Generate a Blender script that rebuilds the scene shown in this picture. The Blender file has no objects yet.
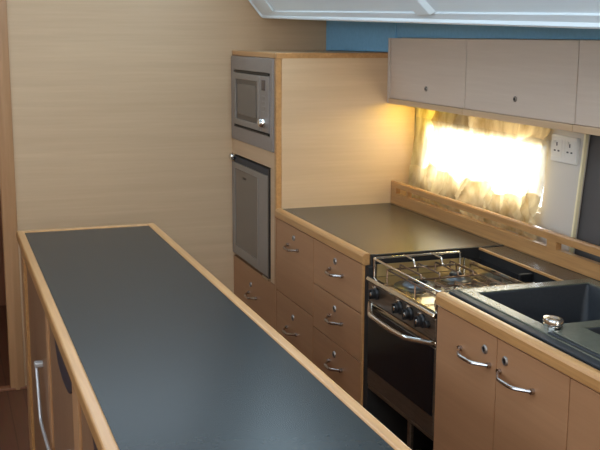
import bpy, bmesh, math, random
from mathutils import Vector, Matrix
random.seed(4)
S = bpy.context.scene
C = bpy.context.collection
PI = math.pi

# ------------------------------------------------------------------ materials
def srgb(r, g, b):
    f = lambda c: (c/255)/12.92 if c/255 <= .04045 else (((c/255)+.055)/1.055)**2.4
    return (f(r), f(g), f(b), 1)

def base_mat(name, col, rough=.5, metal=0., spec=.5, coat=0.):
    m = bpy.data.materials.new(name); m.use_nodes = True
    n = m.node_tree.nodes; b = n['Principled BSDF']
    b.inputs['Base Color'].default_value = col
    b.inputs['Roughness'].default_value = rough
    b.inputs['Metallic'].default_value = metal
    b.inputs['Specular IOR Level'].default_value = spec
    b.inputs['Coat Weight'].default_value = coat
    return m

def noisy(name, c1, c2, scale, rough=.5, metal=0., spec=.5, stretch=(1, 1, 1), bump=0., lo=.35, hi=.65, rough_var=0., detail=6, coat=0.):
    m = base_mat(name, c1, rough, metal, spec, coat)
    nt = m.node_tree; N = nt.nodes; L = nt.links; b = N['Principled BSDF']
    tc = N.new('ShaderNodeTexCoord'); mp = N.new('ShaderNodeMapping')
    mp.inputs['Scale'].default_value = stretch
    no = N.new('ShaderNodeTexNoise'); no.inputs['Scale'].default_value = scale; no.inputs['Detail'].default_value = detail
    rp = N.new('ShaderNodeValToRGB'); e = rp.color_ramp.elements
    e[0].position = lo; e[0].color = c1; e[1].position = hi; e[1].color = c2
    L.new(tc.outputs['Object'], mp.inputs['Vector']); L.new(mp.outputs['Vector'], no.inputs['Vector'])
    L.new(no.outputs['Fac'], rp.inputs['Fac']); L.new(rp.outputs['Color'], b.inputs['Base Color'])
    if bump:
        bp = N.new('ShaderNodeBump'); bp.inputs['Strength'].default_value = bump; bp.inputs['Distance'].default_value = .002
        L.new(no.outputs['Fac'], bp.inputs['Height']); L.new(bp.outputs['Normal'], b.inputs['Normal'])
    if rough_var:
        mr = N.new('ShaderNodeMapRange'); mr.inputs['To Min'].default_value = rough-rough_var; mr.inputs['To Max'].default_value = rough+rough_var
        L.new(no.outputs['Fac'], mr.inputs['Value']); L.new(mr.outputs['Result'], b.inputs['Roughness'])
    return m

def veneer(name, c1, c2, c3, rough=.42, grain=(2.2, 2.2, 60), coat=.12):
    """light oak veneer: fine horizontal grain plus broad soft bands"""
    m = base_mat(name, c1, rough, 0, .4, coat)
    m.node_tree.nodes['Principled BSDF'].inputs['Coat Roughness'].default_value = .3
    nt = m.node_tree; N = nt.nodes; L = nt.links; b = N['Principled BSDF']
    tc = N.new('ShaderNodeTexCoord')
    def layer(st, sc, det):
        mp = N.new('ShaderNodeMapping'); mp.inputs['Scale'].default_value = st
        no = N.new('ShaderNodeTexNoise'); no.inputs['Scale'].default_value = sc; no.inputs['Detail'].default_value = det
        no.inputs['Roughness'].default_value = .6
        L.new(tc.outputs['Object'], mp.inputs['Vector']); L.new(mp.outputs['Vector'], no.inputs['Vector'])
        return no
    a = layer(grain, 1.6, 8); d = layer(tuple(g*.22 for g in grain), 1.3, 3)
    r1 = N.new('ShaderNodeValToRGB'); e = r1.color_ramp.elements
    e[0].position = .3; e[0].color = c1; e[1].position = .72; e[1].color = c2
    r2 = N.new('ShaderNodeValToRGB'); e = r2.color_ramp.elements
    e[0].position = .35; e[0].color = (0, 0, 0, 1); e[1].position = .75; e[1].color = (.7, .7, .7, 1)
    mx = N.new('ShaderNodeMix'); mx.data_type = 'RGBA'
    L.new(a.outputs['Fac'], r1.inputs['Fac']); L.new(d.outputs['Fac'], r2.inputs['Fac'])
    L.new(r2.outputs['Color'], mx.inputs[0]); L.new(r1.outputs['Color'], mx.inputs[6])
    mx.inputs[7].default_value = c3
    L.new(mx.outputs[2], b.inputs['Base Color'])
    bp = N.new('ShaderNodeBump'); bp.inputs['Strength'].default_value = .12; bp.inputs['Distance'].default_value = .001
    L.new(a.outputs['Fac'], bp.inputs['Height']); L.new(bp.outputs['Normal'], b.inputs['Normal'])
    return m

OAK   = veneer('oak_veneer', srgb(206,174,139), srgb(214,183,148), srgb(197,165,131))
OAK_SHADED  = veneer('oak_veneer_shaded', srgb(170,124,88), srgb(178,132,95), srgb(161,116,82))  # same oak, darkened and reddened to hold shade and floor bounce
OAK_COOL_LIT  = veneer('oak_veneer_cool_lit', srgb(212,195,180), srgb(219,203,189), srgb(206,189,174))  # same oak again, paler and cooler to carry the light from high up
EDGE  = veneer('solid_oak_edging', srgb(178,128,78), srgb(206,156,100), srgb(170,122,74), rough=.3, grain=(70, 3, 70), coat=.3)
POST  = veneer('oak_post', srgb(178,132,92), srgb(194,148,106), srgb(168,122,84), grain=(30, 30, 2))
DARKW = veneer('dark_cabin_wood', srgb(140, 92, 66), srgb(152, 102, 74), srgb(128, 84, 60), grain=(20, 20, 2))
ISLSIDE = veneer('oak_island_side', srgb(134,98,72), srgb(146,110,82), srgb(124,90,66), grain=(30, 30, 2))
SHADOWGAP = base_mat('shadow_gap_black', srgb(26, 24, 24), .7)
LAM   = noisy('dark_laminate', srgb(52,51,48), srgb(55,54,51), 60, rough=.27, spec=.8, lo=.3, hi=.7)
LAMI  = noisy('dark_laminate_island', srgb(38,43,45), srgb(40,45,47), 40, rough=.26, spec=.11, lo=.3, hi=.7)
SINKM = noisy('black_composite', srgb(44,47,52), srgb(48,51,56), 100, rough=.5, spec=.4)
SINKR = noisy('grey_composite_rim', srgb(92,94,82), srgb(98,100,88), 100, rough=.27, spec=.7)
STEEL = noisy('brushed_steel', srgb(205,200,188), srgb(214,208,196), 30, rough=.14, metal=1, stretch=(1, 12, 1), rough_var=.03)
STEELD= noisy('steel_front', srgb(120,108,96), srgb(140,126,112), 26, rough=.32, metal=.9, stretch=(1, 1, 10), rough_var=.06)
SATIN = base_mat('satin_nickel', srgb(150, 142, 136), .36, .7)
NICKEL = base_mat('nickel_handle', srgb(176, 168, 164), .2, 1)
CHROME= base_mat('chrome', srgb(225, 222, 218), .12, 1)
RODM  = base_mat('satin_steel_rod', srgb(205, 208, 212), .35, .6)
GREYM = noisy('grey_metal_front', srgb(140,131,126), srgb(148,139,133), 40, rough=.4, metal=.15, stretch=(1, 1, 14))
GREYL = base_mat('grey_door_frame', srgb(142, 133, 125), .4, .1)
GLASSD= base_mat('tinted_glass', srgb(108, 101, 95), .2, 0, .5)
BLACKG= base_mat('black_oven_glass', srgb(14, 15, 20), .15, 0, .25)
BLACK = base_mat('black_enamel', srgb(22, 22, 24), .4)
IRON  = base_mat('burner_alloy', srgb(112, 116, 120), .35, .5)
WIRE  = base_mat('grate_wire', srgb(128, 104, 88), .3, .85)
WHITE = noisy('white_gelcoat', srgb(230,243,250), srgb(234,246,252), 3, rough=.35, spec=.5)
WHITEP= base_mat('white_painted_panel', srgb(205, 198, 190), .5)
PLAST = base_mat('white_plastic', srgb(222, 220, 216), .3)
BLUE  = noisy('blue_hull_lining', srgb(138,190,226), srgb(144,196,232), 60, rough=.8, spec=.2, bump=.3)
DPANEL= noisy('charcoal_panel', srgb(84,80,80), srgb(92,88,88), 4, rough=.6)
FLOORM= None

def floor_mat():
    m = base_mat('teak_sole', srgb(104, 62, 40), .4, 0, .4)
    nt = m.node_tree; N = nt.nodes; L = nt.links; b = N['Principled BSDF']
    tc = N.new('ShaderNodeTexCoord'); mp = N.new('ShaderNodeMapping'); mp.inputs['Scale'].default_value = (1, 1, 1)
    mp.inputs['Rotation'].default_value = (0, 0, PI/2)
    br = N.new('ShaderNodeTexBrick'); br.inputs['Scale'].default_value = 1
    br.inputs['Brick Width'].default_value = 2.4; br.inputs['Row Height'].default_value = .07; br.inputs['Mortar Size'].default_value = .0025
    br.inputs['Color1'].default_value = srgb(112, 72, 52); br.inputs['Color2'].default_value = srgb(104, 66, 48); br.inputs['Mortar'].default_value = srgb(84, 52, 38)
    no = N.new('ShaderNodeTexNoise'); no.inputs['Scale'].default_value = 8
    mp2 = N.new('ShaderNodeMapping'); mp2.inputs['Scale'].default_value = (12, .8, 1)
    mx = N.new('ShaderNodeMix'); mx.data_type = 'RGBA'; mx.blend_type = 'MULTIPLY'; mx.inputs[0].default_value = .35
    L.new(tc.outputs['Object'], mp.inputs['Vector']); L.new(mp.outputs['Vector'], br.inputs['Vector'])
    L.new(tc.outputs['Object'], mp2.inputs['Vector']); L.new(mp2.outputs['Vector'], no.inputs['Vector'])
    L.new(br.outputs['Color'], mx.inputs[6]); L.new(no.outputs['Color'], mx.inputs[7]); L.new(mx.outputs[2], b.inputs['Base Color'])
    return m
FLOORM = floor_mat()

def curtain_mat(name, trl, trp):
    m = bpy.data.materials.new(name); m.use_nodes = True
    nt = m.node_tree; N = nt.nodes; L = nt.links; N.clear()
    out = N.new('ShaderNodeOutputMaterial')
    d = N.new('ShaderNodeBsdfDiffuse'); t = N.new('ShaderNodeBsdfTranslucent'); tr = N.new('ShaderNodeBsdfTransparent')
    m1 = N.new('ShaderNodeMixShader'); m2 = N.new('ShaderNodeMixShader'); m1.inputs[0].default_value = trl; m2.inputs[0].default_value = trp
    tc = N.new('ShaderNodeTexCoord'); no = N.new('ShaderNodeTexNoise'); no.inputs['Scale'].default_value = 9; no.inputs['Detail'].default_value = 5
    mp = N.new('ShaderNodeMapping'); mp.inputs['Scale'].default_value = (1, 2.2, 1)
    rp = N.new('ShaderNodeValToRGB'); e = rp.color_ramp.elements
    e[0].position = .3; e[0].color = srgb(186, 160, 112); e[1].position = .62; e[1].color = srgb(238, 224, 190)
    L.new(tc.outputs['Object'], mp.inputs['Vector']); L.new(mp.outputs['Vector'], no.inputs['Vector']); L.new(no.outputs['Fac'], rp.inputs['Fac'])
    for s in (d, t): L.new(rp.outputs['Color'], s.inputs['Color'])
    L.new(d.outputs[0], m1.inputs[1]); L.new(t.outputs[0], m1.inputs[2]); L.new(m1.outputs[0], m2.inputs[1]); L.new(tr.outputs[0], m2.inputs[2])
    L.new(m2.outputs[0], out.inputs['Surface'])
    return m
CURT = curtain_mat('sheer_curtain', .45, .14)
HEM = curtain_mat('gathered_cloth', .55, .0)

def emit(name, col, st):
    m = bpy.data.materials.new(name); m.use_nodes = True; N = m.node_tree.nodes; N.clear()
    o = N.new('ShaderNodeOutputMaterial'); e = N.new('ShaderNodeEmission'); e.inputs[0].default_value = col; e.inputs[1].default_value = st
    m.node_tree.links.new(e.outputs[0], o.inputs[0]); return m

# ------------------------------------------------------------------ builders
def obj(name, bm, mat, parent=None, loc=(0, 0, 0), smooth=False, bevel=0, seg=2):
    """bm holds world coordinates; the object's own origin is put at loc (or at its parent)"""
    me = bpy.data.meshes.new(name)
    bmesh.ops.recalc_face_normals(bm, faces=bm.faces)
    o = bpy.data.objects.new(name, me); C.objects.link(o)
    if parent is not None:
        w = parent['w_loc'] if 'w_loc' in parent else (0, 0, 0)
        off = Vector(w)
        bmesh.ops.translate(bm, verts=bm.verts, vec=-off)
        o.parent = parent; o['w_loc'] = tuple(w)
    else:
        bmesh.ops.translate(bm, verts=bm.verts, vec=-Vector(loc)); o.location = loc; o['w_loc'] = tuple(loc)
    bm.to_mesh(me); bm.free(); me.materials.append(mat)
    if smooth:
        for p in me.polygons: p.use_smooth = True
        try: me.set_sharp_from_angle(angle=math.radians(40))
        except Exception: pass
    if bevel:
        b = o.modifiers.new('bevel', 'BEVEL'); b.width = bevel; b.segments = seg; b.limit_method = 'ANGLE'; b.angle_limit = math.radians(40)
        b.harden_normals = False
    return o

def thing(name, label, cat, loc, group=None):
    o = bpy.data.objects.new(name, None); C.objects.link(o); o.location = loc; o['w_loc'] = tuple(loc)
    o.empty_display_size = .05
    o['label'] = label; o['category'] = cat
    if group: o['group'] = group
    return o
def tag(o, label, cat, group=None):
    o['label'] = label; o['category'] = cat
    if group: o['group'] = group
    return o
def struct(o): o['kind'] = 'structure'; return o
def NB(): return bmesh.new()

def box(bm, x0, x1, y0, y1, z0, z1):
    v = [bm.verts.new((x, y, z)) for x in (x0, x1) for y in (y0, y1) for z in (z0, z1)]
    for f in ((0,1,3,2),(4,6,7,5),(0,4,5,1),(2,3,7,6),(0,2,6,4),(1,5,7,3)): bm.faces.new([v[i] for i in f])
    return v
def prism(bm, pts, axis, a, b):
    """pts: 2d outline in the two other axes (in order), extruded along axis from a to b"""
    def P(p, t):
        if axis == 0: return (t, p[0], p[1])
        if axis == 1: return (p[0], t, p[1])
        return (p[0], p[1], t)
    A = [bm.verts.new(P(p, a)) for p in pts]; B = [bm.verts.new(P(p, b)) for p in pts]
    bm.faces.new(A); bm.faces.new(B[::-1]); n = len(pts)
    for i in range(n): bm.faces.new((A[i], A[(i+1) % n], B[(i+1) % n], B[i]))
def frame(bm, axis, a, b, o, i):
    """rectangular ring; o=(u0,u1,v0,v1) outer, i inner, extruded on axis a..b"""
    def P(u, v, t): return ((t, u, v), (u, t, v), (u, v, t))[axis]
    co = [(o[0],o[2]),(o[1],o[2]),(o[1],o[3]),(o[0],o[3])]; ci = [(i[0],i[2]),(i[1],i[2]),(i[1],i[3]),(i[0],i[3])]
    R = [[bm.verts.new(P(u, v, t)) for (u, v) in cc] for t in (a, b) for cc in (co, ci)]
    for k in range(4):
        l = (k+1) % 4
        bm.faces.new((R[0][k], R[0][l], R[1][l], R[1][k])); bm.faces.new((R[2][k], R[3][k], R[3][l], R[2][l]))
        bm.faces.new((R[0][k], R[2][k], R[2][l], R[0][l])); bm.faces.new((R[1][k], R[1][l], R[3][l], R[3][k]))
def cyl(bm, c, d, r, h, n=24, r2=None):
    """cylinder from point c along direction d, length h"""
    d = Vector(d).normalized(); q = d.to_track_quat('Z', 'Y').to_matrix().to_4x4()
    M = Matrix.Translation(Vector(c) + d*h/2) @ q
    bmesh.ops.create_cone(bm, cap_ends=True, segments=n, radius1=r, radius2=r if r2 is None else r2, depth=h, matrix=M)
def lathe(bm, c, d, prof, n=28):
    d = Vector(d).normalized(); q = d.to_track_quat('Z', 'Y').to_matrix()
    rings = []
    for (r, h) in prof:
        rings.append([bm.verts.new(Vector(c) + q @ Vector((r*math.cos(2*PI*k/n), r*math.sin(2*PI*k/n), h))) for k in range(n)])
    for a, b in zip(rings, rings[1:]):
        for k in range(n): bm.faces.new((a[k], a[(k+1) % n], b[(k+1) % n], b[k]))
    bm.faces.new(rings[0][::-1]); bm.faces.new(rings[-1])
def tube(bm, pts, r, n=10, closed=False):
    pts = [Vector(p) for p in pts]; m = len(pts); rings = []; up = None
    for i, p in enumerate(pts):
        a = pts[(i-1) % m] if (closed or i > 0) else p; b = pts[(i+1) % m] if (closed or i < m-1) else p
        t = (b-a).normalized()
        if up is None:
            up = Vector((0, 0, 1)) if abs(t.z) < .9 else Vector((1, 0, 0))
        s = t.cross(up).normalized(); u = s.cross(t).normalized(); up = u
        rr = r[i] if isinstance(r, (list, tuple)) else r
        rings.append([bm.verts.new(p + rr*(math.cos(2*PI*k/n)*s + math.sin(2*PI*k/n)*u)) for k in range(n)])
    for i in range(m if closed else m-1):
        a, b = rings[i], rings[(i+1) % m]
        for k in range(n): bm.faces.new((a[k], a[(k+1) % n], b[(k+1) % n], b[k]))
    if not closed: bm.faces.new(rings[0][::-1]); bm.faces.new(rings[-1])
def round_path(pts, rad, seg=6):
    """polyline with its corners rounded"""
    pts = [Vector(p) for p in pts]; out = [pts[0]]
    for a, b, c in zip(pts, pts[1:], pts[2:]):
        d1 = (a-b).normalized(); d2 = (c-b).normalized(); p1 = b+d1*rad; p2 = b+d2*rad
        for k in range(seg+1):
            t = k/seg; out.append((1-t)**2*p1 + 2*t*(1-t)*b + t*t*p2)
    out.append(pts[-1]); return out

XF = 1.299      # face of the galley cabinets
ZC = .90        # height of the worktops
YT = 3.964      # side of the tall cabinet that faces the cooker
YW = 4.635      # bulkhead
XH = 1.95       # hull side

# ------------------------------------------------------------------ the setting
b = NB(); box(b, -1.7, 2.3, -1.3, 6.2, -.05, 0); struct(obj('floor', b, FLOORM))
b = NB(); box(b, .0, .31, YW-.02, YW+.03, 0, .012); struct(obj('trim_4', b, DARKW, bevel=.003))

# bulkhead ahead, with the forward windscreen above it and the doorway at its left
b = NB()
box(b, .25, 1.772, YW, YW+.03, 0, 1.93)
box(b, -.55, .25, YW, YW+.03, 1.88, 1.93)
box(b, -1.7, -.55, YW, YW+.03, 0, 1.93)
struct(obj('wall_front', b, OAK))
b = NB(); box(b, 1.772, 2.4, YW+.001, YW+.03, 0, 1.93); struct(obj('wall_front_outboard', b, BLUE))['kind'] = 'structure'
# post that closes the bulkhead edge
b = NB(); prism(b, [(.226, YW-.012), (.258, YW-.024), (.291, YW-.010), (.291, YW+.04), (.226, YW+.04)], 2, 0, 1.88)
struct(obj('trim_1', b, POST, bevel=.004))
b = NB(); box(b, -.59, -.55, YW-.015, YW+.04, 0, 1.88); struct(obj('trim_5', b, POST, bevel=.004))
# cabin beyond the doorway
b = NB(); box(b, -1.7, 1.0, 6.17, 6.2, 0, 2.0); struct(obj('wall_forward_cabin', b, DARKW))
b = NB(); box(b, .30, .33, YW+.03, 6.17, 0, 2.0); box(b, -1.0, -.97, YW+.03, 6.17, 0, 2.0); struct(obj('wall_forward_side', b, DARKW))
b = NB(); box(b, -1.0, .33, YW+.03, 6.2, 1.97, 2.0); struct(obj('ceiling_forward', b, DARKW))

# hull side: window opening y 2.972..3.84, z 1.05..1.25
HX = lambda z: 1.953 + (z-1.308)*.09
def hull_quad(bm, y0, y1, z0, z1, t=.03, dx=0):
    v = []
    for (y, z) in ((y0, z0), (y1, z0), (y1, z1), (y0, z1)):
        v.append(bm.verts.new((HX(z)+dx, y, z)))
    w = [bm.verts.new(a.co + Vector((t, 0, 0))) for a in v]
    bm.faces.new(v); bm.faces.new(w[::-1])
    for i in range(4): bm.faces.new((v[i], v[(i+1) % 4], w[(i+1) % 4], w[i]))
WY0, WY1, WZ0, WZ1 = 2.955, 3.868, 1.015, 1.262
b = NB()
hull_quad(b, 2.76, 4.64, 0, WZ0); hull_quad(b, 2.76, 4.64, WZ1, 1.335)
hull_quad(b, 2.76, WY0, WZ0, WZ1); hull_quad(b, WY1, 4.64, WZ0, WZ1)
struct(obj('wall_right', b, WHITEP))
b = NB(); hull_quad(b, -1.3, 2.76, 0, 1.335, dx=.02); struct(obj('wall_right_aft', b, DPANEL))
# blue lined hull above the wall cabinets
b = NB()
prism(b, [(1.835, -1.3), (1.86, -1.3), (1.86, 3.962), (1.835, 3.962)], 2, 1.608, 1.712)
prism(b, [(1.828, 3.963), (1.86, 3.963), (1.80, YW-.001), (1.7725, YW-.001)], 2, 1.5465, 1.712)
struct(obj('wall_right_upper', b, BLUE))
b = NB(); prism(b, [(2.0, -1.3), (2.04, -1.3), (2.04, YW), (2.0, YW)], 2, 1.335, 1.74)
struct(obj('wall_right_outer', b, WHITEP))
b = NB(); box(b, 1.93, 2.01, -1.3, YW, 1.325, 1.345); struct(obj('trim_6', b, WHITEP))
b = NB(); hull_quad(b, 2.750, 2.7595, .90, 1.332, t=.012, dx=-.004)
struct(obj('trim_2', b, base_mat('lit_edge_cream', srgb(248, 236, 196), .5)))  # cream colour stands for strip light leaking along the panel edge
# window in the hull: a frame and the pane
W = struct(thing('window_1', '', '', (1.96, 3.4, 1.04)))
del W['label']; del W['category']
b = NB(); frame(b, 0, 1.945, 1.985, (WY0-.005, WY1+.005, WZ0-.005, WZ1+.005), (WY0+.018, WY1-.018, WZ0+.018, WZ1-.018)); obj('window_frame', b, WHITEP, W, bevel=.003)
GL = bpy.data.materials.new('clear_glass'); GL.use_nodes = True
_n = GL.node_tree.nodes; _n.clear(); _o = _n.new('ShaderNodeOutputMaterial'); _t = _n.new('ShaderNodeBsdfTransparent'); _g = _n.new('ShaderNodeBsdfGlossy'); _m = _n.new('ShaderNodeMixShader')
_g.inputs['Roughness'].default_value = .05; _m.inputs[0].default_value = .06; _t.inputs[0].default_value = (.95, .97, .98, 1)
GL.node_tree.links.new(_t.outputs[0], _m.inputs[1]); GL.node_tree.links.new(_g.outputs[0], _m.inputs[2]); GL.node_tree.links.new(_m.outputs[0], _o.inputs[0])
b = NB(); box(b, 1.968, 1.974, WY0+.018, WY1-.018, WZ0+.018, WZ1-.018); obj('window_pane', b, GL, W)

# moulded white coachroof liner above the galley, sloping inboard as it rises
def LP(y, z, off=0):       # point on the sloping liner plane
    zz = 1.695 - (4.635-y)*.0223
    n = Vector((-1, 0, -.8)).normalized()
    x = 1.455 + (4.635-y)*.0019 - .8*(z-zz)
    return Vector((x, y, z)) + n*off
def zlow(y): return 1.695 - (4.635-y)*.0223
def slab(bm, quads, t=.02):
    for q in quads:
        n = Vector((-1, 0, -.8)).normalized()
        A = [bm.verts.new(p) for p in q]; B = [bm.verts.new(p - n*t) for p in q]
        bm.faces.new(A); bm.faces.new(B[::-1])
        for i in range(len(q)): bm.faces.new((A[i], A[(i+1) % len(q)], B[(i+1) % len(q)], B[i]))
b = NB()
YA = -1.2
ZW0, ZW1, YS0, YS1 = 1.84, 2.20, .9, 4.1
def sl(y0, y1, z0, z1): slab(b, [[LP(y1, z0 if z0 > 1.8 else zlow(y1)+.02, -.005), LP(y0, z0 if z0 > 1.8 else zlow(y0)+.02, -.005), LP(y0, z1, -.005), LP(y1, z1, -.005)]])
sl(YA, YW, 0, ZW0); sl(YA, YW, ZW1, 2.32); sl(YA, YS0, ZW0, ZW1); sl(YS1, YW, ZW0, ZW1)
struct(obj('wall_coachroof', b, WHITE))
# rim: a raised rolled lip along the bottom and up the bulkhead end
b = NB()
def strip(bm, sec, path):
    """sweep: sec=list of (along-plane d, off) ; path = list of functions"""
    rings = []
    for fn in path: rings.append([bm.verts.new(fn(d, o)) for d, o in sec])
    for a, c in zip(rings, rings[1:]):
        for k in range(len(sec)-1): bm.faces.new((a[k], a[k+1], c[k+1], c[k]))
sec = [(0, -.03), (0, .004), (.003, .009), (.008, .010), (.011, .006), (.013, .002), (.029, .001), (.031, -.006)]
path = []
NC = 8; RC = .03
yc = YW-.003
for y in (YA, 0, 1.5, 2.5, 3.5, 4.2): path.append(lambda d, o, y=y: LP(y, zlow(y)+d, o))
for k in range(NC+1):
    a = PI/2*k/NC
    def fn(d, o, a=a):
        r = RC + .0; cy, cz = yc-r, zlow(yc)+r
        rr = r - d
        return LP(cy + rr*math.sin(a), cz - rr*math.cos(a), o)
    path.append(fn)
for z in (1.9, 2.32): path.append(lambda d, o, z=z: LP(yc-d, z, o))
strip(b, sec, path)
struct(obj('trim_3', b, WHITE, smooth=True))
# wide ramp inside the left end, and the slanting moulded rib
b = NB()
def ribq(y0b, y1b, y0t, y1t, zt, h, bev=.02):
    zb0 = zlow(y0b)+.028
    P = [LP(y0b, zb0, -.004), LP(y1b, zb0, -.004), LP(y1t, zt, -.004), LP(y0t, zt, -.004)]
    Q = [LP(y0b-bev, zb0, h-.004), LP(y1b+bev, zb0, h-.004), LP(y1t+bev, zt, h-.004), LP(y0t-bev, zt, h-.004)]
    A = [b.verts.new(p) for p in P]; B = [b.verts.new(p) for p in Q]
    b.faces.new(B); b.faces.new(A[::-1])
    for i in range(4): b.faces.new((A[i], A[(i+1) % 4], B[(i+1) % 4], B[i]))
ribq(2.95, 2.82, 3.27, 3.14, 2.3, .016, .018)
ribq(4.60, 4.40, 4.60, 4.36, 2.3, .010, .0)
struct(obj('trim_7', b, WHITE, bevel=.003))
# ceiling: underside of the side deck behind the liner, cabin top with a hatch opening
b = NB()
for (y0, y1) in ((YA, YW),):
    v = [(1.455, YW, 1.712), (2.05, YW, 1.712), (2.05, YA, 1.712), (1.46, YA, zlow(YA)+.015)]
    lo = [b.verts.new(p) for p in v]; hi = [b.verts.new((p[0], p[1], p[2]+.02)) for p in v]
    b.faces.new(lo); b.faces.new(hi[::-1])
    for i in range(4): b.faces.new((lo[i], lo[(i+1) % 4], hi[(i+1) % 4], hi[i]))
struct(obj('ceiling_side_deck', b, WHITE))
b = NB()
HX0, HX1, HY0, HY1 = -.35, .75, 1.2, 2.5
box(b, -1.7, 1.05, -1.3, HY0, 2.3, 2.33); box(b, -1.7, 1.05, HY1, 4.66, 2.3, 2.33)
box(b, -1.7, HX0, HY0, HY1, 2.3, 2.33); box(b, HX1, 1.05, HY0, HY1, 2.3, 2.33)
struct(obj('ceiling', b, WHITE))
b = NB(); box(b, -1.73, -1.7, -1.3, YW, 0, 1.72); box(b, -1.73, -1.7, -1.3, YW, 2.14, 2.33)
for (y0, y1) in ((-1.3, -.4), (1.3, 1.6), (3.3, YW)): box(b, -1.73, -1.7, y0, y1, 1.72, 2.14)
struct(obj('wall_left', b, OAK))
b = NB(); box(b, -1.7, 2.4, -1.33, -1.3, 0, 1.0); box(b, -1.7, -.5, -1.33, -1.3, 1.0, 2.33); box(b, .7, 2.4, -1.33, -1.3, 1.0, 2.33)
struct(obj('wall_back', b, OAK))

# ------------------------------------------------------------------ handles and locks
def bow_handle(par, x, y0, y1, z, label=None):
    b = NB(); n = 18; pts = []; rr = []
    for k in range(n+1):
        t = k/n; s = math.sin(PI*t)
        pts.append((x - .006 - .026*min(1, s*1.25), y0+(y1-y0)*t, z - .004*s)); rr.append(.0042 + .0012*s)
    tube(b, pts, rr, 8)
    for y in (y0, y1): cyl(b, (x+.002, y, z), (-1, 0, 0), .0075, .011, 14)
    return obj('handle', b, NICKEL, par, smooth=True)
def lock(par, x, y, z, r=.0125):
    b = NB(); lathe(b, (x+.002, y, z), (-1, 0, 0), [(r*1.0, 0), (r, .004), (r*.82, .007), (r*.6, .007), (r*.55, .004)], 20)
    o = obj('lock', b, SATIN, par, smooth=True)
    b = NB(); cyl(b, (x-.002, y, z), (-1, 0, 0), r*.5, .0025, 14)
    obj('keyhole', b, BLACK, o)
    return o
def front(par, name, y0, y1, z0, z1, mat=OAK_SHADED, x=XF, hy=None, hz=None, ly=None, lz=None, hl=.12):
    b = NB(); box(b, x, x+.018, y0+.0008, y1-.0008, z0+.0008, z1-.0008)
    o = obj(name, b, mat, par, bevel=.001)
    if hy is not None: bow_handle(o, x, hy-hl/2, hy+hl/2, hz)
    if ly is not None: lock(o, x, ly, lz)
    return o
def carcass(par, y0, y1, z0, z1, mat=OAK_SHADED, xb=1.80, zs=None):
    zs = zs or z1
    b = NB(); t = .016; x0 = XF+.0185; a, c = y0+.001, y1-.001
    box(b, x0, xb, a, a+t, z0+t, zs); box(b, x0, xb, c-t, c, z0+t, z1 if zs > .8 or y1 > 2.4 else zs)
    box(b, x0, xb, a, c, z0, z0+t); box(b, xb-t, xb, a+t, c-t, z0+t, z1)
    box(b, x0, x0+.012, a+t, c-t, z0+t, z1)
    box(b, XF+.06, xb, a, c, 0, z0)
    return obj('carcass', b, mat, par)

# drawer units left of the cooker
c1 = thing('drawer_cabinet', 'oak drawer cabinet touching the tall microwave cabinet, with only two deep fronts', 'cabinet', (XF, 3.73, 0), 'drawer cabinets beside the cooker')
carcass(c1, 3.512, YT-.001, .08, .862)
front(c1, 'drawer', 3.512, YT-.002, .555, .862, hy=3.745, hz=.778, ly=3.738, lz=.819)
front(c1, 'drawer', 3.512, YT-.002, .09, .552, hy=3.758, hz=.427, ly=3.746, lz=.486)
c2 = thing('drawer_cabinet', 'oak drawer cabinet beside the cooker, with a stack of four drawers', 'cabinet', (XF, 3.26, 0), 'drawer cabinets beside the cooker')
carcass(c2, 3.026, 3.511, .08, .862)
for z0, z1, hz in ((.690, .862, .783), (.519, .687, .607), (.343, .516, .435), (.09, .340, .25)):
    front(c2, 'drawer', 3.043, 3.511, z0, z1, hy=3.272, hz=hz, ly=3.285, lz=hz+.038)
b = NB(); box(b, XF-.001, XF+.018, 3.0265, 3.042, .08, .862); obj('end_panel', b, EDGE, c2, bevel=.001)

# worktop left of the cooker, in three: laminate, rounded oak edging
wt = thing('worktop', 'dark laminate worktop with oak edging between tall cabinet and cooker', 'worktop', (1.55, 3.5, .862))
b = NB(); box(b, XF+.020, 1.818, 3.016, YT-.001, .863, .899)
obj('laminate_top', b, LAM, wt)
def edging(par, y0, y1, x=XF, end=True):
    b = NB()
    sec = [(x-.006, .868), (x-.006, .892), (x-.002, .899), (x+.006, .9025), (x+.018, .9025), (x+.020, .899), (x+.020, .864), (x-.002, .864)]
    prism(b, sec, 1, y0, y1)
    return obj('oak_edging', b, EDGE, par, bevel=.001)
edging(wt, 3.024, YT-.001)
b = NB(); box(b, XF+.02, 1.818, 3.004, 3.0155, .863, .9005); obj('end_strip', b, SHADOWGAP, wt)

# ------------------------------------------------------------------ tall cabinet
tc = thing('tall_cabinet', 'tall oak cabinet that houses the microwave and the fridge', 'cabinet', (1.55, 4.3, 0))
ZT = 1.545; Y1 = YW-.001
b = NB()
box(b, XF+.024, 1.93, YT, YT+.018, 0, ZT-.022)               # side facing the cooker
obj('side_panel', b, OAK, tc)
b = NB(); box(b, XF+.024, 1.93, YT+.018, Y1, ZT-.022, ZT-.002); obj('top_panel', b, OAK, tc)
b = NB(); box(b, 1.91, 1.93, YT+.018, Y1, .08, ZT-.022); box(b, XF+.024, 1.91, YT+.018, Y1, 1.085, 1.10); box(b, XF+.024, 1.91, YT+.018, Y1, .53, .545)
box(b, XF+.06, 1.91, YT+.018, Y1, 0, .08); obj('inner_carcass', b, OAK_SHADED, tc)
b = NB(); box(b, XF, XF+.024, YT, YT+.026, .0, .862); obj('lower_corner_post', b, OAK_SHADED, tc)
b = NB(); box(b, XF-.001, XF+.024, YT-.001, YT+.026, .8625, ZT-.024)
obj('corner_post', b, EDGE, tc, bevel=.004)
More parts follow.
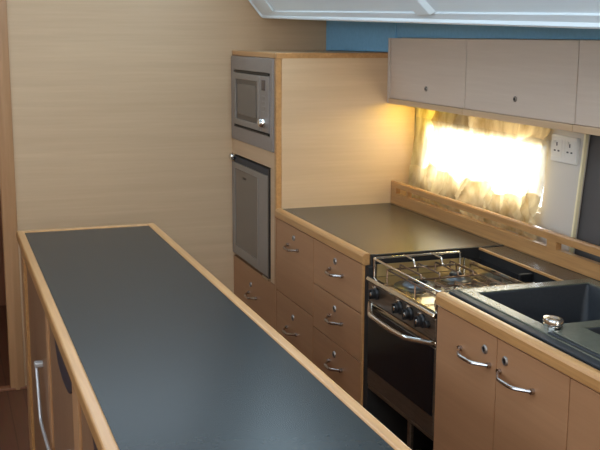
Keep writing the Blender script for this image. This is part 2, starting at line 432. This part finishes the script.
b = NB(); box(b, XF-.001, XF+.024, YT+.026, Y1, ZT-.024, ZT); box(b, XF-.001, 1.93, YT-.001, YT+.026, ZT-.024, ZT); obj('top_edging', b, EDGE, tc, bevel=.004)
b = NB(); box(b, XF, XF+.022, YT+.026, Y1, 1.062, 1.133); obj('cross_rail', b, OAK, tc, bevel=.002)
b = NB(); box(b, XF+.002, XF+.022, YT+.026, YT+.085, .567, 1.062); obj('stile', b, OAK, tc)
front(tc, 'drawer', YT+.027, Y1-.002, .345, .565, mat=OAK_SHADED, hy=4.31, hz=.44, ly=4.34, lz=.485)
front(tc, 'drawer', YT+.027, Y1-.002, .09, .342, mat=OAK_SHADED, hy=4.31, hz=.22, ly=4.34, lz=.26)

# microwave
mw = thing('microwave_oven', 'grey built-in microwave oven at the top of the tall cabinet', 'microwave', (XF, 4.31, 1.135))
MY0, MY1, MZ0, MZ1 = YT+.028, 4.622, 1.134, 1.5205
b = NB(); box(b, XF+.004, 1.80, MY0+.03, MY1-.03, MZ0+.01, MZ1-.03); obj('case', b, BLACK, mw)
b = NB(); frame(b, 0, XF-.008, XF+.004, (MY0, MY1, MZ0, MZ1), (MY0+.035, MY1-.045, MZ0+.062, MZ1-.062)); obj('trim_frame', b, GREYM, mw, bevel=.003)
for z in (MZ0+.066, MZ1-.068):
    b = NB(); box(b, XF-.0095, XF-.004, MY0+.055, MY1-.05, z-.0025, z+.0025); obj('vent_slot', b, BLACK, mw)
DY0 = MY0+.17
b = NB(); frame(b, 0, XF-.014, XF+.004, (DY0, MY1-.048, MZ0+.075, MZ1-.075), (DY0+.035, MY1-.09, MZ0+.102, MZ1-.102)); d = obj('door', b, GREYL, mw, bevel=.003)
b = NB(); box(b, XF-.009, XF+.002, DY0+.035, MY1-.09, MZ0+.102, MZ1-.102); obj('dark_window_border', b, base_mat('window_border', srgb(62, 57, 56), .3), d)
b = NB(); box(b, XF-.0105, XF-.0085, DY0+.055, MY1-.112, MZ0+.125, MZ1-.122); obj('window', b, base_mat('microwave_glass', srgb(100, 95, 91), .25), d)
b = NB(); box(b, XF-.012, XF+.004, MY0+.038, DY0-.003, MZ0+.075, MZ1-.075); cp = obj('control_panel', b, GREYM, mw, bevel=.002)
b = NB(); box(b, XF-.0135, XF-.0115, MY0+.085, MY0+.135, MZ1-.135, MZ1-.092); obj('display', b, base_mat('display_dark', srgb(58, 50, 58), .2), cp)
for k in range(4):
    b = NB(); box(b, XF-.0145, XF-.0115, MY0+.088, MY0+.130, MZ1-.168-.022*k, MZ1-.158-.022*k); obj('button', b, GREYL, cp, bevel=.001)
b = NB(); lathe(b, (XF-.012, MY0+.105, MZ0+.115), (-1, 0, 0), [(.021, 0), (.021, .006), (.017, .02), (.014, .024), (.0, .0245)], 24); obj('knob', b, CHROME, cp, smooth=True)

# fridge
fr = thing('fridge', 'small grey fridge with a framed glass door under the microwave', 'fridge', (XF, 4.34, .55))
FY0, FY1, FZ0, FZ1 = 4.052, 4.630, .578, 1.058
b = NB(); box(b, XF+.0045, 1.85, FY0+.004, FY1-.002, FZ0+.002, FZ1-.002); obj('body', b, BLACK, fr)
fd = thing('door', '', '', (XF, 4.34, .55)); del fd['label']; del fd['category']
bpy.data.objects.remove(fd)
b = NB(); frame(b, 0, XF-.006, XF+.003, (FY0+.018, FY1-.004, FZ0+.004, FZ1-.034), (4.215, FY1-.050, FZ0+.048, FZ1-.060)); fdo = obj('door', b, GREYL, fr, bevel=.003)
b = NB(); box(b, XF-.003, XF+.002, 4.215, FY1-.050, FZ0+.048, FZ1-.060); obj('glass', b, GLASSD, fdo)
b = NB(); box(b, XF-.0075, XF-.005, 4.195, 4.212, FZ0+.03, FZ1-.06); obj('grip', b, GREYM, fdo, bevel=.001)
b = NB(); box(b, XF-.0040, XF-.0028, 4.40, 4.46, FZ1-.098, FZ1-.090); obj('badge', b, BLACK, fdo)
b = NB(); box(b, XF-.004, XF+.004, FY0, FY0+.016, FZ0, FZ1-.004); obj('seal', b, BLACK, fr)
b = NB(); box(b, XF-.002, XF+.004, FY0+.017, FY1-.05, FZ1-.032, FZ1-.004); obj('top_recess', b, base_mat('recess_blue_black', srgb(30, 42, 56), .5), fr)
b = NB(); lathe(b, (XF+.001, FY1-.024, FZ1-.010), (-1, 0, 0), [(.017, 0), (.019, .010), (.017, .020), (.009, .026), (0.001, .027)], 20); obj('hinge', b, CHROME, fr, smooth=True)
b = NB(); box(b, XF-.008, XF+.004, FY0, FY0+.09, FZ0-.010, FZ0); obj('lower_hinge', b, STEEL, fr, bevel=.001)

# ------------------------------------------------------------------ cooker
ck = thing('cooker', 'stainless steel gas cooker with black oven door between the worktops', 'cooker', (1.48, 2.75, 0))
CY0, CY1 = 2.502, 2.988; XB = 1.64; ZK = .835
b = NB(); box(b, XF+.045, XB, CY0+.004, CY1-.004, .44, .812); obj('body', b, STEELD, ck)
b = NB()
# recessed cooktop pan: floor, rolled front lip
prism(b, [(XF-.006, .820), (XF-.009, .826), (XF-.004, .834), (XF+.008, .837), (XF+.018, .830), (XB, .830), (XB, .8125), (XF+.05, .8125), (XF+.05, .820)], 1, CY0, CY1)
obj('cooktop', b, STEEL, ck, bevel=.0015)
b = NB(); box(b, XF+.03, XB-.004, CY1-.004, CY1, .831, .872); obj('side_splash', b, base_mat('bounce_lit_steel', srgb(206, 176, 122), .38, .75), ck)  # golden tint stands for warm light bounced off the cooktop
b = NB(); box(b, XB-.004, XB, CY0, CY1, .831, .880); obj('back_splash', b, STEEL, ck)
b = NB(); box(b, XF, XF+.045, CY0, CY1, .752, .819); cpn = obj('control_panel', b, STEELD, ck, bevel=.004)
for y in (2.916, 2.735, 2.662, 2.580):
    b = NB(); lathe(b, (XF+.001, y, .792), (-1, 0, 0), [(.021, 0), (.021, .006), (.016, .010), (.0165, .020), (.013, .023), (.001, .0235)], 22)
    box(b, XF-.028, XF-.010, y-.004, y+.004, .777, .807)
    kn = obj('knob', b, BLACK, cpn, smooth=True)
    b = NB(); lathe(b, (XF-.0225, y, .792), (-1, 0, 0), [(.009, 0), (.009, .003), (.007, .0045), (.001, .005)], 14); obj('knob_cap', b, CHROME, kn, smooth=True)
    b = NB(); cyl(b, (XF+.001, y+.026, 0.808), (-1, 0, 0), .0045, .004, 12); obj('marker', b, CHROME, cpn)
b = NB(); cyl(b, (XF+.001, 2.545, .792), (-1, 0, 0), .011, .012, 16); obj('ignition_button', b, BLACK, cpn, bevel=.002)
b = NB(); box(b, XF+.001, XF+.04, CY0, CY1, .735, .750); obj('lower_trim', b, STEEL, ck, bevel=.003)
b = NB(); box(b, XF+.002, XF+.04, CY0, CY1, .462, .732); dr = obj('oven_door', b, STEELD, ck, bevel=.003)
b = NB(); box(b, XF-.001, XF+.004, CY0+.006, CY1-.006, .522, .729); obj('glass', b, BLACKG, dr, bevel=.001)
b = NB(); n = 24; pts = []
for k in range(n+1):
    t = k/n; s = min(1, math.sin(PI*t)*1.6)
    pts.append((XF+.002-.042*s, CY0+.016+(CY1-CY0-.032)*t, .742 - .012*math.sin(PI*t)))
tube(b, pts, .0085, 12)
obj('handle', b, CHROME, dr, smooth=True)
b = NB(); box(b, XF+.004, XF+.05, CY0, CY1, .446, .460); obj('bottom_rail', b, STEELD, ck, bevel=.003)
# gimbal hanger and the foot bracket in the dark recess below
b = NB(); box(b, XF+.04, XF+.052, 2.725, 2.75, .30, .44); box(b, XF+.052, XF+.09, 2.725, 2.75, .30, .312); obj('gimbal_bracket', b, STEELD, ck, bevel=.002)
for y0 in (CY0+.0, CY1-.006):
    pass
# burners
def burner(x, y, r):
    b = NB(); lathe(b, (x, y, ZK-.006), (0, 0, 1), [(r, 0), (r, .004), (r*.86, .008), (r*.8, .012), (r*.62, .014)], 28)
    o = obj('burner', b, IRON, ck, smooth=True)
    b = NB(); lathe(b, (x, y, ZK+.008), (0, 0, 1), [(r*.62, 0), (r*.62, .008), (r*.52, .012), (.001, .0125)], 28); obj('burner_cap', b, BLACK, o, smooth=True)
    b = NB(); lathe(b, (x, y, ZK-.005), (0, 0, 1), [(r*1.5, 0), (r*1.5, .0015), (r*1.05, .003)], 32); obj('drip_ring', b, base_mat('dark_ring', srgb(90, 86, 80), .3, .8), o, smooth=True)
for x, y, r in ((1.405, 2.835, .050), (1.50, 2.67, .034), (1.56, 2.87, .034)): burner(x, y, r)
# wire pan grate: outer ring plus raised bars
b = NB(); ZG = .866
def wire(p, r=.0032): tube(b, round_path(p, .008, 4), r, 8)
tube(b, [(XF+.055, CY0+.03, ZG-.008), (XF+.055, CY1-.03, ZG-.008), (XB-.03, CY1-.03, ZG-.008), (XB-.03, CY0+.03, ZG-.008)], .0032, 8, closed=True)
for x in (1.40, 1.465, 1.53, 1.585):
    for (ya, yb) in ((CY0+.03, 2.70), (2.80, CY1-.03)):
        wire([(x, ya, ZG-.008), (x, ya, ZG+.006), (x, yb, ZG+.006), (x, yb, ZG-.022)])
for y in (2.70, 2.80):
    wire([(XF+.055, y, ZG-.008), (XB-.03, y, ZG-.008)])
for x in (XF+.055, XB-.03):
    for y in (CY0+.03, CY1-.03, 2.75): cyl(b, (x, y, ZK-.004), (0, 0, 1), .003, .024, 8)
obj('pan_grate', b, WIRE, ck, smooth=True)
# guard rail around the cooktop
b = NB(); ZR = .896
tube(b, round_path([(XB-.012, CY1-.012, ZR), (XF+.012, CY1-.012, ZR), (XF+.012, CY0+.008, ZR), (XB-.012, CY0+.008, ZR)], .012, 5), .0038, 10)
for x, y in ((XF+.012, CY1-.022), (XF+.012, CY0+.018), (XB-.012, CY1-.02), (XB-.012, CY0+.018)): cyl(b, (x, y, .83), (0, 0, 1), .0035, ZR-.83, 10)
obj('guard_rail', b, CHROME, ck, smooth=True)
for x in (1.42, 1.52):   # pan clamps: bent wires hooked on the rail
    b = NB()
    tube(b, round_path([(x, CY1-.012, ZR+.004), (x, CY1-.09, ZR+.004), (x, CY1-.10, ZR-.018), (x+.045, CY1-.10, ZR-.018)], .008, 4), .003, 8)
    obj('pan_clamp', b, CHROME, ck, smooth=True)

# well the cooker swings in, its shade put in as black: sides, back and strip of worktop behind it
b = NB()
prism(b, [(XF+.004, 2.990), (1.7205, 2.990), (1.7205, 2.500), (XF+.004, 2.500), (XF+.004, 2.493), (1.735, 2.493), (1.735, 3.024), (XF+.004, 3.024)], 2, .0, .862)
well = obj('cooker_recess', b, SHADOWGAP, loc=(1.5, 2.75, 0)); tag(well, 'recess around and below the cooker, coloured black for its shade', 'recess')
ws = thing('worktop_strip', 'narrow dark strip of worktop behind the cooker, below the fiddle rail', 'worktop', (1.77, 2.75, .862))
b = NB(); box(b, 1.7255, 1.818, 2.4935, 2.9995, .863, .899); obj('laminate_top', b, LAM, ws)
b = NB(); box(b, 1.716, 1.725, 2.4935, 2.9995, .893, .9005); obj('oak_edging', b, EDGE, ws, bevel=.001)
b = NB(); box(b, 1.721, 1.725, 2.4935, 2.9995, .863, .8925); obj('black_edge', b, SHADOWGAP, ws)
b = NB(); box(b, 1.675, 1.7205, 2.66, 2.675, .84, .885); obj('gimbal_bracket', b, BLACK, ws, bevel=.003)

# ------------------------------------------------------------------ sink side
sc = thing('base_cabinet', 'oak base cabinet with two doors, right beside the cooker', 'cabinet', (XF, 2.17, 0), 'door cabinets under the sink')
carcass(sc, 1.842, 2.491, .08, .862, zs=.72)
front(sc, 'door', 2.160, 2.491, .09, .862, hy=2.268, hz=.780, ly=2.218, lz=.815, hl=.155)
front(sc, 'door', 1.842, 2.158, .09, .862, hy=2.062, hz=.780, ly=2.116, lz=.815, hl=.155)
sc2 = thing('base_cabinet', 'oak base cabinet at the right edge, beyond the two doors with handles', 'cabinet', (XF, 1.52, 0), 'door cabinets under the sink')
carcass(sc2, 1.20, 1.840, .08, .862, zs=.72)
front(sc2, 'door', 1.522, 1.840, .09, .862, hy=1.60, hz=.780, ly=1.56, lz=.815, hl=.12)
front(sc2, 'door', 1.20, 1.520, .09, .862, hy=1.43, hz=.780, ly=1.48, lz=.815, hl=.12)
w2 = thing('worktop', 'dark worktop with oak edging that holds the black sink', 'worktop', (1.55, 1.84, .862))
b = NB(); frame(b, 2, .863, .8985, (XF+.020, 1.818, 1.20, 2.4925), (1.36, 1.76, 1.30, 2.44)); obj('laminate_top', b, LAM, w2)
edging(w2, 1.20, 2.4925)

# sink: rim plate with two bowls
sk = thing('sink', 'black composite double bowl sink set in the right worktop', 'sink', (1.56, 1.9, .9))
SX0, SX1, SY0, SY1 = 1.353, 1.795, 1.27, 2.475
B1 = (1.392, 1.755, 2.085, 2.425); B2 = (1.462, 1.755, 1.66, 2.035)
zt, zb = .9085, .8995
b = NB()
def rc(bm, x0, x1, y0, y1):
    box(bm, x0, x1, y0, y1, zb, zt)
# rim as a grid of touching bars
xs = sorted({SX0, B1[0], B2[0], SX1, B1[1]}); ys = sorted({SY0, B2[2], B2[3], B1[2], B1[3], SY1})
vt = {}
def gv(x, y, z):
    k = (round(x, 5), round(y, 5), z)
    if k not in vt: vt[k] = b.verts.new((x, y, z))
    return vt[k]
def hole(x0, x1, y0, y1):
    cx, cy = (x0+x1)/2, (y0+y1)/2
    return any(B[0] < cx < B[1] and B[2] < cy < B[3] for B in (B1, B2))
cells = {(i, j) for i in range(len(xs)-1) for j in range(len(ys)-1) if not hole(xs[i], xs[i+1], ys[j], ys[j+1])}
for (i, j) in cells:
    x0, x1, y0, y1 = xs[i], xs[i+1], ys[j], ys[j+1]
    b.faces.new([gv(*p, zt) for p in ((x0, y0), (x1, y0), (x1, y1), (x0, y1))])
    b.faces.new([gv(*p, zb) for p in ((x0, y1), (x1, y1), (x1, y0), (x0, y0))])
    for (di, dj, p, q) in ((-1, 0, (x0, y1), (x0, y0)), (1, 0, (x1, y0), (x1, y1)), (0, -1, (x0, y0), (x1, y0)), (0, 1, (x1, y1), (x0, y1))):
        if (i+di, j+dj) not in cells: b.faces.new((gv(*p, zb), gv(*q, zb), gv(*q, zt), gv(*p, zt)))
obj('rim', b, SINKR, sk, bevel=.003)
b = NB(); frame(b, 2, .8992, .9055, (1.328, 1.800, 1.262, 2.482), (1.3525, 1.7955, 1.2695, 2.4755)); obj('outer_lip', b, SINKM, sk, bevel=.002)
def bowl(B, depth):
    x0, x1, y0, y1 = B; b = NB(); e = .001
    for (z, d) in ((.905, 0), (.905-depth+.03, .012), (.905-depth, .04)):
        pass
    def ring(z, d, r):
        out = []
        for (cx, cy, a0) in ((x1-d-r, y1-d-r, 0), (x0+d+r, y1-d-r, PI/2), (x0+d+r, y0+d+r, PI), (x1-d-r, y0+d+r, 1.5*PI)):
            for k in range(5):
                a = a0 + PI/2*k/4; out.append(b.verts.new((cx+r*math.cos(a), cy+r*math.sin(a), z)))
        return out
    R = [ring(.9045, -.002, .010), ring(.90, .0, .012), ring(.9-depth+.04, .010, .03), ring(.9-depth+.008, .022, .04), ring(.9-depth, .05, .04)]
    for a, c in zip(R, R[1:]):
        for k in range(len(a)): b.faces.new((a[k], c[k], c[(k+1) % len(a)], a[(k+1) % len(a)]))
    b.faces.new(R[-1])
    o = obj('bowl', b, SINKM, sk, smooth=True)
    s = o.modifiers.new('thick', 'SOLIDIFY'); s.thickness = .004; s.offset = -1
    b = NB(); lathe(b, ((x0+x1)/2, (y0+y1)/2, .9-depth+.0005), (0, 0, 1), [(.038, 0), (.038, .002), (.03, .003), (.026, .0008)], 24); obj('drain', b, CHROME, o, smooth=True)
bowl(B1, .17); bowl(B2, .14)
b = NB(); box(b, 1.354, 1.459, 1.655, 2.022, .9086, .9135); lg = obj('ledge', b, SINKM, sk, bevel=.003)
b = NB(); box(b, 1.362, 1.454, 1.668, 2.012, .9136, .9165); obj('ledge_plate', b, SINKR, lg, bevel=.002)
# chrome cap on the ledge
cap = thing('pop_up_waste_knob', 'oval chrome knob standing on the front rim of the sink', 'knob', (1.394, 2.059, .9100))
b = NB()
def oval(z, rx, ry, n=28): return [b.verts.new((1.394+rx*math.cos(2*PI*k/n), 2.059+ry*math.sin(2*PI*k/n), z-.0035)) for k in range(n)]
R = [oval(*a) for a in ((.9126, .021, .030), (.920, .021, .030), (.9215, .018, .027), (.924, .018, .027), (.9255, .022, .032), (.934, .022, .032), (.937, .020, .030), (.9385, .014, .022))]
for a, c in zip(R, R[1:]):
    for k in range(28): b.faces.new((a[k], a[(k+1) % 28], c[(k+1) % 28], c[k]))
b.faces.new(R[0][::-1]); b.faces.new(R[-1])
obj('knob_body', b, CHROME, cap, smooth=True)

# ------------------------------------------------------------------ fiddle rail along the back of the worktops
b = NB()
XR0, XR1 = 1.823, 1.843
FA, FB = 1.20, YT-.001
box(b, XR0, XR1, FA, FB, .8995, .947)
prism(b, [(XR0, .972), (XR0, .993), (XR0+.004, .998), (XR1-.004, .998), (XR1, .993), (XR1, .972)], 1, FA, FB)
for (y0, y1) in ((3.91, FB), (3.797, 3.812), (2.698, 2.752), (1.60, 1.65), (FA, 1.24)): box(b, XR0, XR1, y0, y1, .947, .972)
bmesh.ops.remove_doubles(b, verts=b.verts, dist=1e-5)
fid = obj('fiddle_rail', b, EDGE, loc=(1.833, 2.6, .90)); tag(fid, 'slotted oak fiddle rail along the back of the worktops under the curtain', 'rail')
# ledge behind the fiddle rail
b = NB(); box(b, XR1+.001, 1.92, 2.764, YT-.001, .86, .905); lg = obj('window_ledge', b, OAK, loc=(1.88, 3.3, .86)); tag(lg, 'narrow oak ledge behind the slotted rail below the curtain', 'ledge')
b = NB(); box(b, XR1+.001, 1.94, 1.20, 2.742, .84, .90); lg = obj('rear_ledge', b, BLACK, loc=(1.89, 2.0, .86)); tag(lg, 'dark shelf behind the slotted rail in front of the charcoal panel', 'ledge')

# ------------------------------------------------------------------ wall cabinets
XU = 1.797; ZU0, ZU1 = 1.333, 1.606
def wall_cab(y0, y1, label, locky):
    t = thing('wall_cabinet', label, 'cabinet', (XU, (y0+y1)/2, ZU0), 'wall cabinets above the window')
    b = NB(); box(b, XU+.020, 1.998, y0+.0005, y1-.0005, ZU0+.020, ZU1-.001); obj('carcass', b, OAK_COOL_LIT, t)
    b = NB(); box(b, XU+.002, XU+.020, y0+.002, y1-.002, ZU0+.0228, ZU1); d = obj('door', b, OAK_COOL_LIT, t, bevel=.002)
    b = NB(); lathe(b, (XU+.003, locky, 1.411), (-1, 0, 0), [(.0095, 0), (.0095, .004), (.0075, .006), (.0055, .006), (.005, .003)], 18); l = obj('lock', b, SATIN, d, smooth=True)
    b = NB(); cyl(b, (XU-.001, locky, 1.411), (-1, 0, 0), .0045, .0022, 12); obj('keyhole', b, BLACK, l)
    b = NB(); box(b, XU-.006, XU+.020, y0+.0005, y1-.0005, ZU0, ZU0+.022); obj('bottom_rail', b, OAK, t, bevel=.003)
    b = NB(); box(b, XU+.021, 1.925, y0+.0005, y1-.0005, ZU0+.012, ZU0+.0195); obj('bottom_panel', b, WHITEP, t)
    return t
w = wall_cab(3.286, YT-.022, 'oak wall cabinet above the window, beside the tall cabinet', 3.600)
b = NB(); box(b, XU-.001, 1.998, YT-.021, YT-.001, ZU0, ZU1); obj('end_stile', b, OAK_COOL_LIT, w, bevel=.001)
wall_cab(2.600, 3.285, 'oak wall cabinet, the wide middle one above curtain and socket', 2.940)
wall_cab(1.914, 2.599, 'oak wall cabinet cut off by the right edge, above the charcoal panel', 2.25)

# warm strip light under the wall cabinet; a second added to brighten the curtain
LEDM = emit('warm_led', (1, .78, .08, 1), 60)
for (y0, y1, lab) in ((3.72, 3.91, 'warm strip light under the wall cabinet nearest the tall cabinet'), (2.96, 3.46, 'added strip light under the wall cabinets that brightens the curtain')):
    t = thing('strip_light', lab, 'light', (1.84, (y0+y1)/2, 1.335), 'strip lights under the wall cabinets')
    b = NB(); box(b, 1.832, 1.856, y0, y1, 1.339, 1.345); obj('housing', b, PLAST, t)
    b = NB(); box(b, 1.835, 1.853, y0+.004, y1-.004, 1.3365, 1.339); obj('diffuser', b, LEDM if y0 > 3.6 else emit('curtain_fill_led', (1, .82, .5, 1), 24), t)

# ------------------------------------------------------------------ curtain
b = NB(); NY, NZ = 220, 90
Y0c, Y1c, Z0c, Z1c = 2.928, 3.952, .930, 1.328
rnd = random.Random(11)
creases = []
for k in range(46):        # straight creases radiating in many directions, sharp on one side
    cy, cz = rnd.uniform(0, 1), rnd.choice([rnd.uniform(0, .34), rnd.uniform(0, .34), rnd.uniform(.84, 1), rnd.uniform(.3, .9)])
    an = rnd.gauss(PI/2, .55); L = rnd.uniform(.05, .16); creases.append((cy, cz, math.cos(an), math.sin(an), L, rnd.uniform(.010, .026)*(1 if cz < .36 or cz > .82 else .25), rnd.uniform(.008, .02)))
def relief(u, v):
    h = 0; a = (Y1c-Y0c)/(Z1c-Z0c)
    for (cy, cz, ca, sa, L, am, wd) in creases:
        du = (u-cy); dv = (v-cz)/a
        al = du*ca+dv*sa; ac = -du*sa+dv*ca
        if abs(al) < 2.2*L and abs(ac) < 4*wd:
            h += am*math.exp(-(al/L)**2)*math.exp(-abs(ac)/wd*1.1)
    return h
def cloth(bm, vlo, vhi, off, top=None):
    g = []
    for j in range(NZ+1):
        row = []
        for i in range(NY+1):
            u = i/NY; hi = vhi if top is None else top(u)
            v = vlo+(hi-vlo)*j/NZ
            x = relief(u, v) + .003*math.sin(u*31+4*v)
            row.append(bm.verts.new((HX(Z0c+(Z1c-Z0c)*v)-off-x, Y0c+(Y1c-Y0c)*u, Z0c+(Z1c-Z0c)*v)))
        g.append(row)
    for j in range(NZ):
        for i in range(NY): bm.faces.new((g[j][i], g[j][i+1], g[j+1][i+1], g[j+1][i]))
cloth(b, 0, 1, .014)
cu = obj('curtain', b, CURT, loc=(1.95, 3.45, 1.32), smooth=True)
tag(cu, 'thin crumpled cream curtain over the bright window', 'curtain')
# the doubled, gathered lower part: thicker cloth with a wavy upper edge
b = NB(); cloth(b, 0, .3, .018, top=lambda u: .335 + .035*math.sin(u*17+1) + .022*math.sin(u*41) + .03*u)
obj('gathered_hem', b, HEM, cu, smooth=True)
b = NB(); cloth(b, .86, 1, .018, top=lambda u: 1.0)
obj('gathered_heading', b, HEM, cu, smooth=True)

# double socket
so = thing('socket', 'white double power socket on the white panel right of the curtain', 'socket', (1.946, 2.852, 1.2))
b = NB(); box(b, HX(1.25)-.013, HX(1.25)+.002, 2.778, 2.926, 1.203, 1.292); obj('faceplate', b, PLAST, so, bevel=.004)
HOL = base_mat('socket_hole', srgb(70, 70, 76), .6)
for yc_ in (2.815, 2.889):
    b = NB(); frame(b, 0, HX(1.25)-.0145, HX(1.25)-.012, (yc_-.03, yc_+.03, 1.218, 1.279), (yc_-.027, yc_+.027, 1.221, 1.276)); oo = obj('outlet', b, PLAST, so, bevel=.0005)
    for (dy, dz, hy_, hz_) in ((0, .014, .003, .006), (-.011, -.008, .005, .0025), (.011, -.008, .005, .0025)):
        b = NB(); box(b, HX(1.25)-.0138, HX(1.25)-.0125, yc_+dy-hy_, yc_+dy+hy_, 1.249+dz-hz_, 1.249+dz+hz_); obj('pin_hole', b, HOL, oo)
    b = NB(); box(b, HX(1.25)-.017, HX(1.25)-.012, yc_+.012-.006, yc_+.012+.006, 1.266, 1.276); obj('switch', b, PLAST, oo, bevel=.001)

# ------------------------------------------------------------------ island
IX0, IX1, IY0, IY1 = .233, .748, 1.36, 3.800
iw = thing('island_worktop', 'long dark worktop with oak edging on the free-standing island', 'worktop', (.49, 2.6, .866))
b = NB(); box(b, IX0+.028, IX1-.028, IY0+.028, IY1-.034, .868, .8985); obj('laminate_top', b, LAMI, iw)
b = NB()
frame(b, 2, .866, .9025, (IX0, IX1, IY0, IY1), (IX0+.028, IX1-.028, IY0+.028, IY1-.034))
obj('oak_edging', b, EDGE, iw, bevel=.006, seg=3)
ic = thing('island_cabinet', 'oak island cabinet with scooped side doors below the long worktop', 'cabinet', (.49, 2.6, 0))
IZ = .8655
b = NB(); box(b, IX0+.05, IX1-.03, IY0+.03, IY1-.03, .08, .70); box(b, IX0+.12, IX1-.03, IY0+.03, IY1-.03, .70, IZ); box(b, IX0+.09, IX1-.06, IY0+.05, IY1-.05, 0, .08)
obj('carcass', b, SHADOWGAP, ic)
b = NB(); box(b, IX1-.0295, IX1-.012, IY0+.01, IY1-.012, .06, IZ); obj('side_panel', b, OAK_SHADED, ic, bevel=.001)
b = NB(); box(b, IX0+.012, IX1-.030, IY1-.0295, IY1-.012, .06, IZ); obj('end_panel', b, OAK_SHADED, ic, bevel=.001)
b = NB(); box(b, IX0+.012, IX1-.030, IY0+.01, IY0+.0275, .06, IZ); obj('end_panel', b, OAK_SHADED, ic, bevel=.001)
for (y0, y1) in ((3.60, IY1-.030), (2.80, 2.86), (2.13, 2.24), (1.39, 1.45)):
    b = NB(); box(b, IX0+.010, IX0+.035, y0, y1, .06, IZ); obj('post', b, POST, ic, bevel=.003)
b = NB(); box(b, IX0+.006, IX0+.035, 3.575, 3.600, .06, IZ); obj('light_post', b, EDGE, ic, bevel=.003)
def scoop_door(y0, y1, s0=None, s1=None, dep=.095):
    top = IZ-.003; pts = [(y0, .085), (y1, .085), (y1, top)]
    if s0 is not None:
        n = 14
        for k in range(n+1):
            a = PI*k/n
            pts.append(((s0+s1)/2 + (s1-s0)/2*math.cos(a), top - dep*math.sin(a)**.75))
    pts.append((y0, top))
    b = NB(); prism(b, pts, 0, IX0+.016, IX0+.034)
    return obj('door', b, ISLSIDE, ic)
d0 = scoop_door(2.862, 3.573)
def pull(d, y0, y1, dep=.095):
    n = 20; top = IZ-.004
    pts = [((y0+y1)/2 + (y1-y0)/2*math.cos(PI*k/n), top - dep*math.sin(PI*k/n)**.7) for k in range(n+1)]
    b = NB(); prism(b, pts, 0, IX0+.013, IX0+.0162)
    obj('finger_pull', b, base_mat('blue_black_pull', srgb(40, 44, 58), .35), d, bevel=.001)
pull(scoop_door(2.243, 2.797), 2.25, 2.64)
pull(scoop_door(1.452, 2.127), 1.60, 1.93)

# bent steel rail standing off the island's side
gr = thing('grab_rail', 'thin bent steel rail on the left side of the island', 'rail', (IX0-.0, 3.0, .47))
b = NB(); xr = IX0-.003
tube(b, round_path([(xr, 3.085, .614), (xr, 3.01, .455), (xr, 2.42, .470), (xr, 2.36, .600)], .025, 6), .0052, 10)
obj('rail', b, RODM, gr, smooth=True)
for y in (3.085, 2.36):
    b = NB(); box(b, xr-.006, IX0+.018, y-.014, y+.014, .606, .622); obj('bracket', b, RODM, gr, bevel=.004)

# ------------------------------------------------------------------ camera
cam = bpy.data.cameras.new('camera'); co = bpy.data.objects.new('camera', cam); C.objects.link(co); S.camera = co
F, yaw, pitch, roll = 1009.2, .3405, .1866, .0042
cam.sensor_width = 36; cam.lens = 36*F/600; cam.clip_start = .02
cy, sy, cp, sp = math.cos(yaw), math.sin(yaw), math.cos(pitch), math.sin(pitch)
f = Vector((sy*cp, cy*cp, -sp)); r = Vector((cy, -sy, 0)); u = r.cross(f)
r2 = r*math.cos(roll)+u*math.sin(roll); u2 = -r*math.sin(roll)+u*math.cos(roll)
M = Matrix((( r2.x, u2.x, -f.x, 0), (r2.y, u2.y, -f.y, 0), (r2.z, u2.z, -f.z, 1.619), (0, 0, 0, 1)))
co.matrix_world = M

# ------------------------------------------------------------------ light
wd = bpy.data.worlds.new('sky'); S.world = wd; wd.use_nodes = True
bg = wd.node_tree.nodes['Background']; bg.inputs[0].default_value = (.72, .86, 1, 1); bg.inputs[1].default_value = 3.0
def area(name, loc, rot, sx, sy_, e, col):
    l = bpy.data.lights.new(name, 'AREA'); l.shape = 'RECTANGLE'; l.size = sx; l.size_y = sy_; l.energy = e; l.color = col
    o = bpy.data.objects.new(name, l); C.objects.link(o); o.location = loc; o.rotation_euler = rot; return o
area('hatch_daylight', (.2, 1.85, 2.32), (0, 0, 0), 1.05, 1.25, 2.5, (.93, .96, 1))
area('windscreen_daylight', (.0, YW+.02, 2.11), (math.radians(-80), 0, 0), 2.2, .33, 2, (.66, .86, 1))
area('companionway_daylight', (.1, -1.28, 1.75), (math.radians(90), 0, 0), 1.1, 1.0, 24, (1, .86, .67))
for y in (.45, 2.45): area('added_side_light', (-1.72, y, 1.93), (0, math.radians(-90), 0), .40, 1.65, 9, (.66, .83, 1))  # unseen side windows, added to light the fronts and leave their bases dark
al = area('coachroof_window_daylight', LP((YS0+YS1)/2, (ZW0+ZW1)/2, -.06), (0, 0, 0), .42, YS1-YS0, 12, (.58, .86, 1))
al.rotation_euler = (0, math.atan2(1, .8), 0)
area('forward_cabin_lamp', (-.3, 5.4, 1.95), (0, 0, 0), .3, .3, 2.5, (1, .72, .4))
area('hull_window_daylight', (2.12, 3.42, 1.13), (0, math.radians(90), 0), .36, 1.0, 18, (.95, .97, 1))

# ------------------------------------------------------------------ colour
S.view_settings.view_transform = 'Standard'; S.view_settings.look = 'None'
S.view_settings.exposure = 0; S.view_settings.gamma = 1; S.view_settings.use_curve_mapping = False
for o in bpy.data.objects:
    if 'w_loc' in o: del o['w_loc']
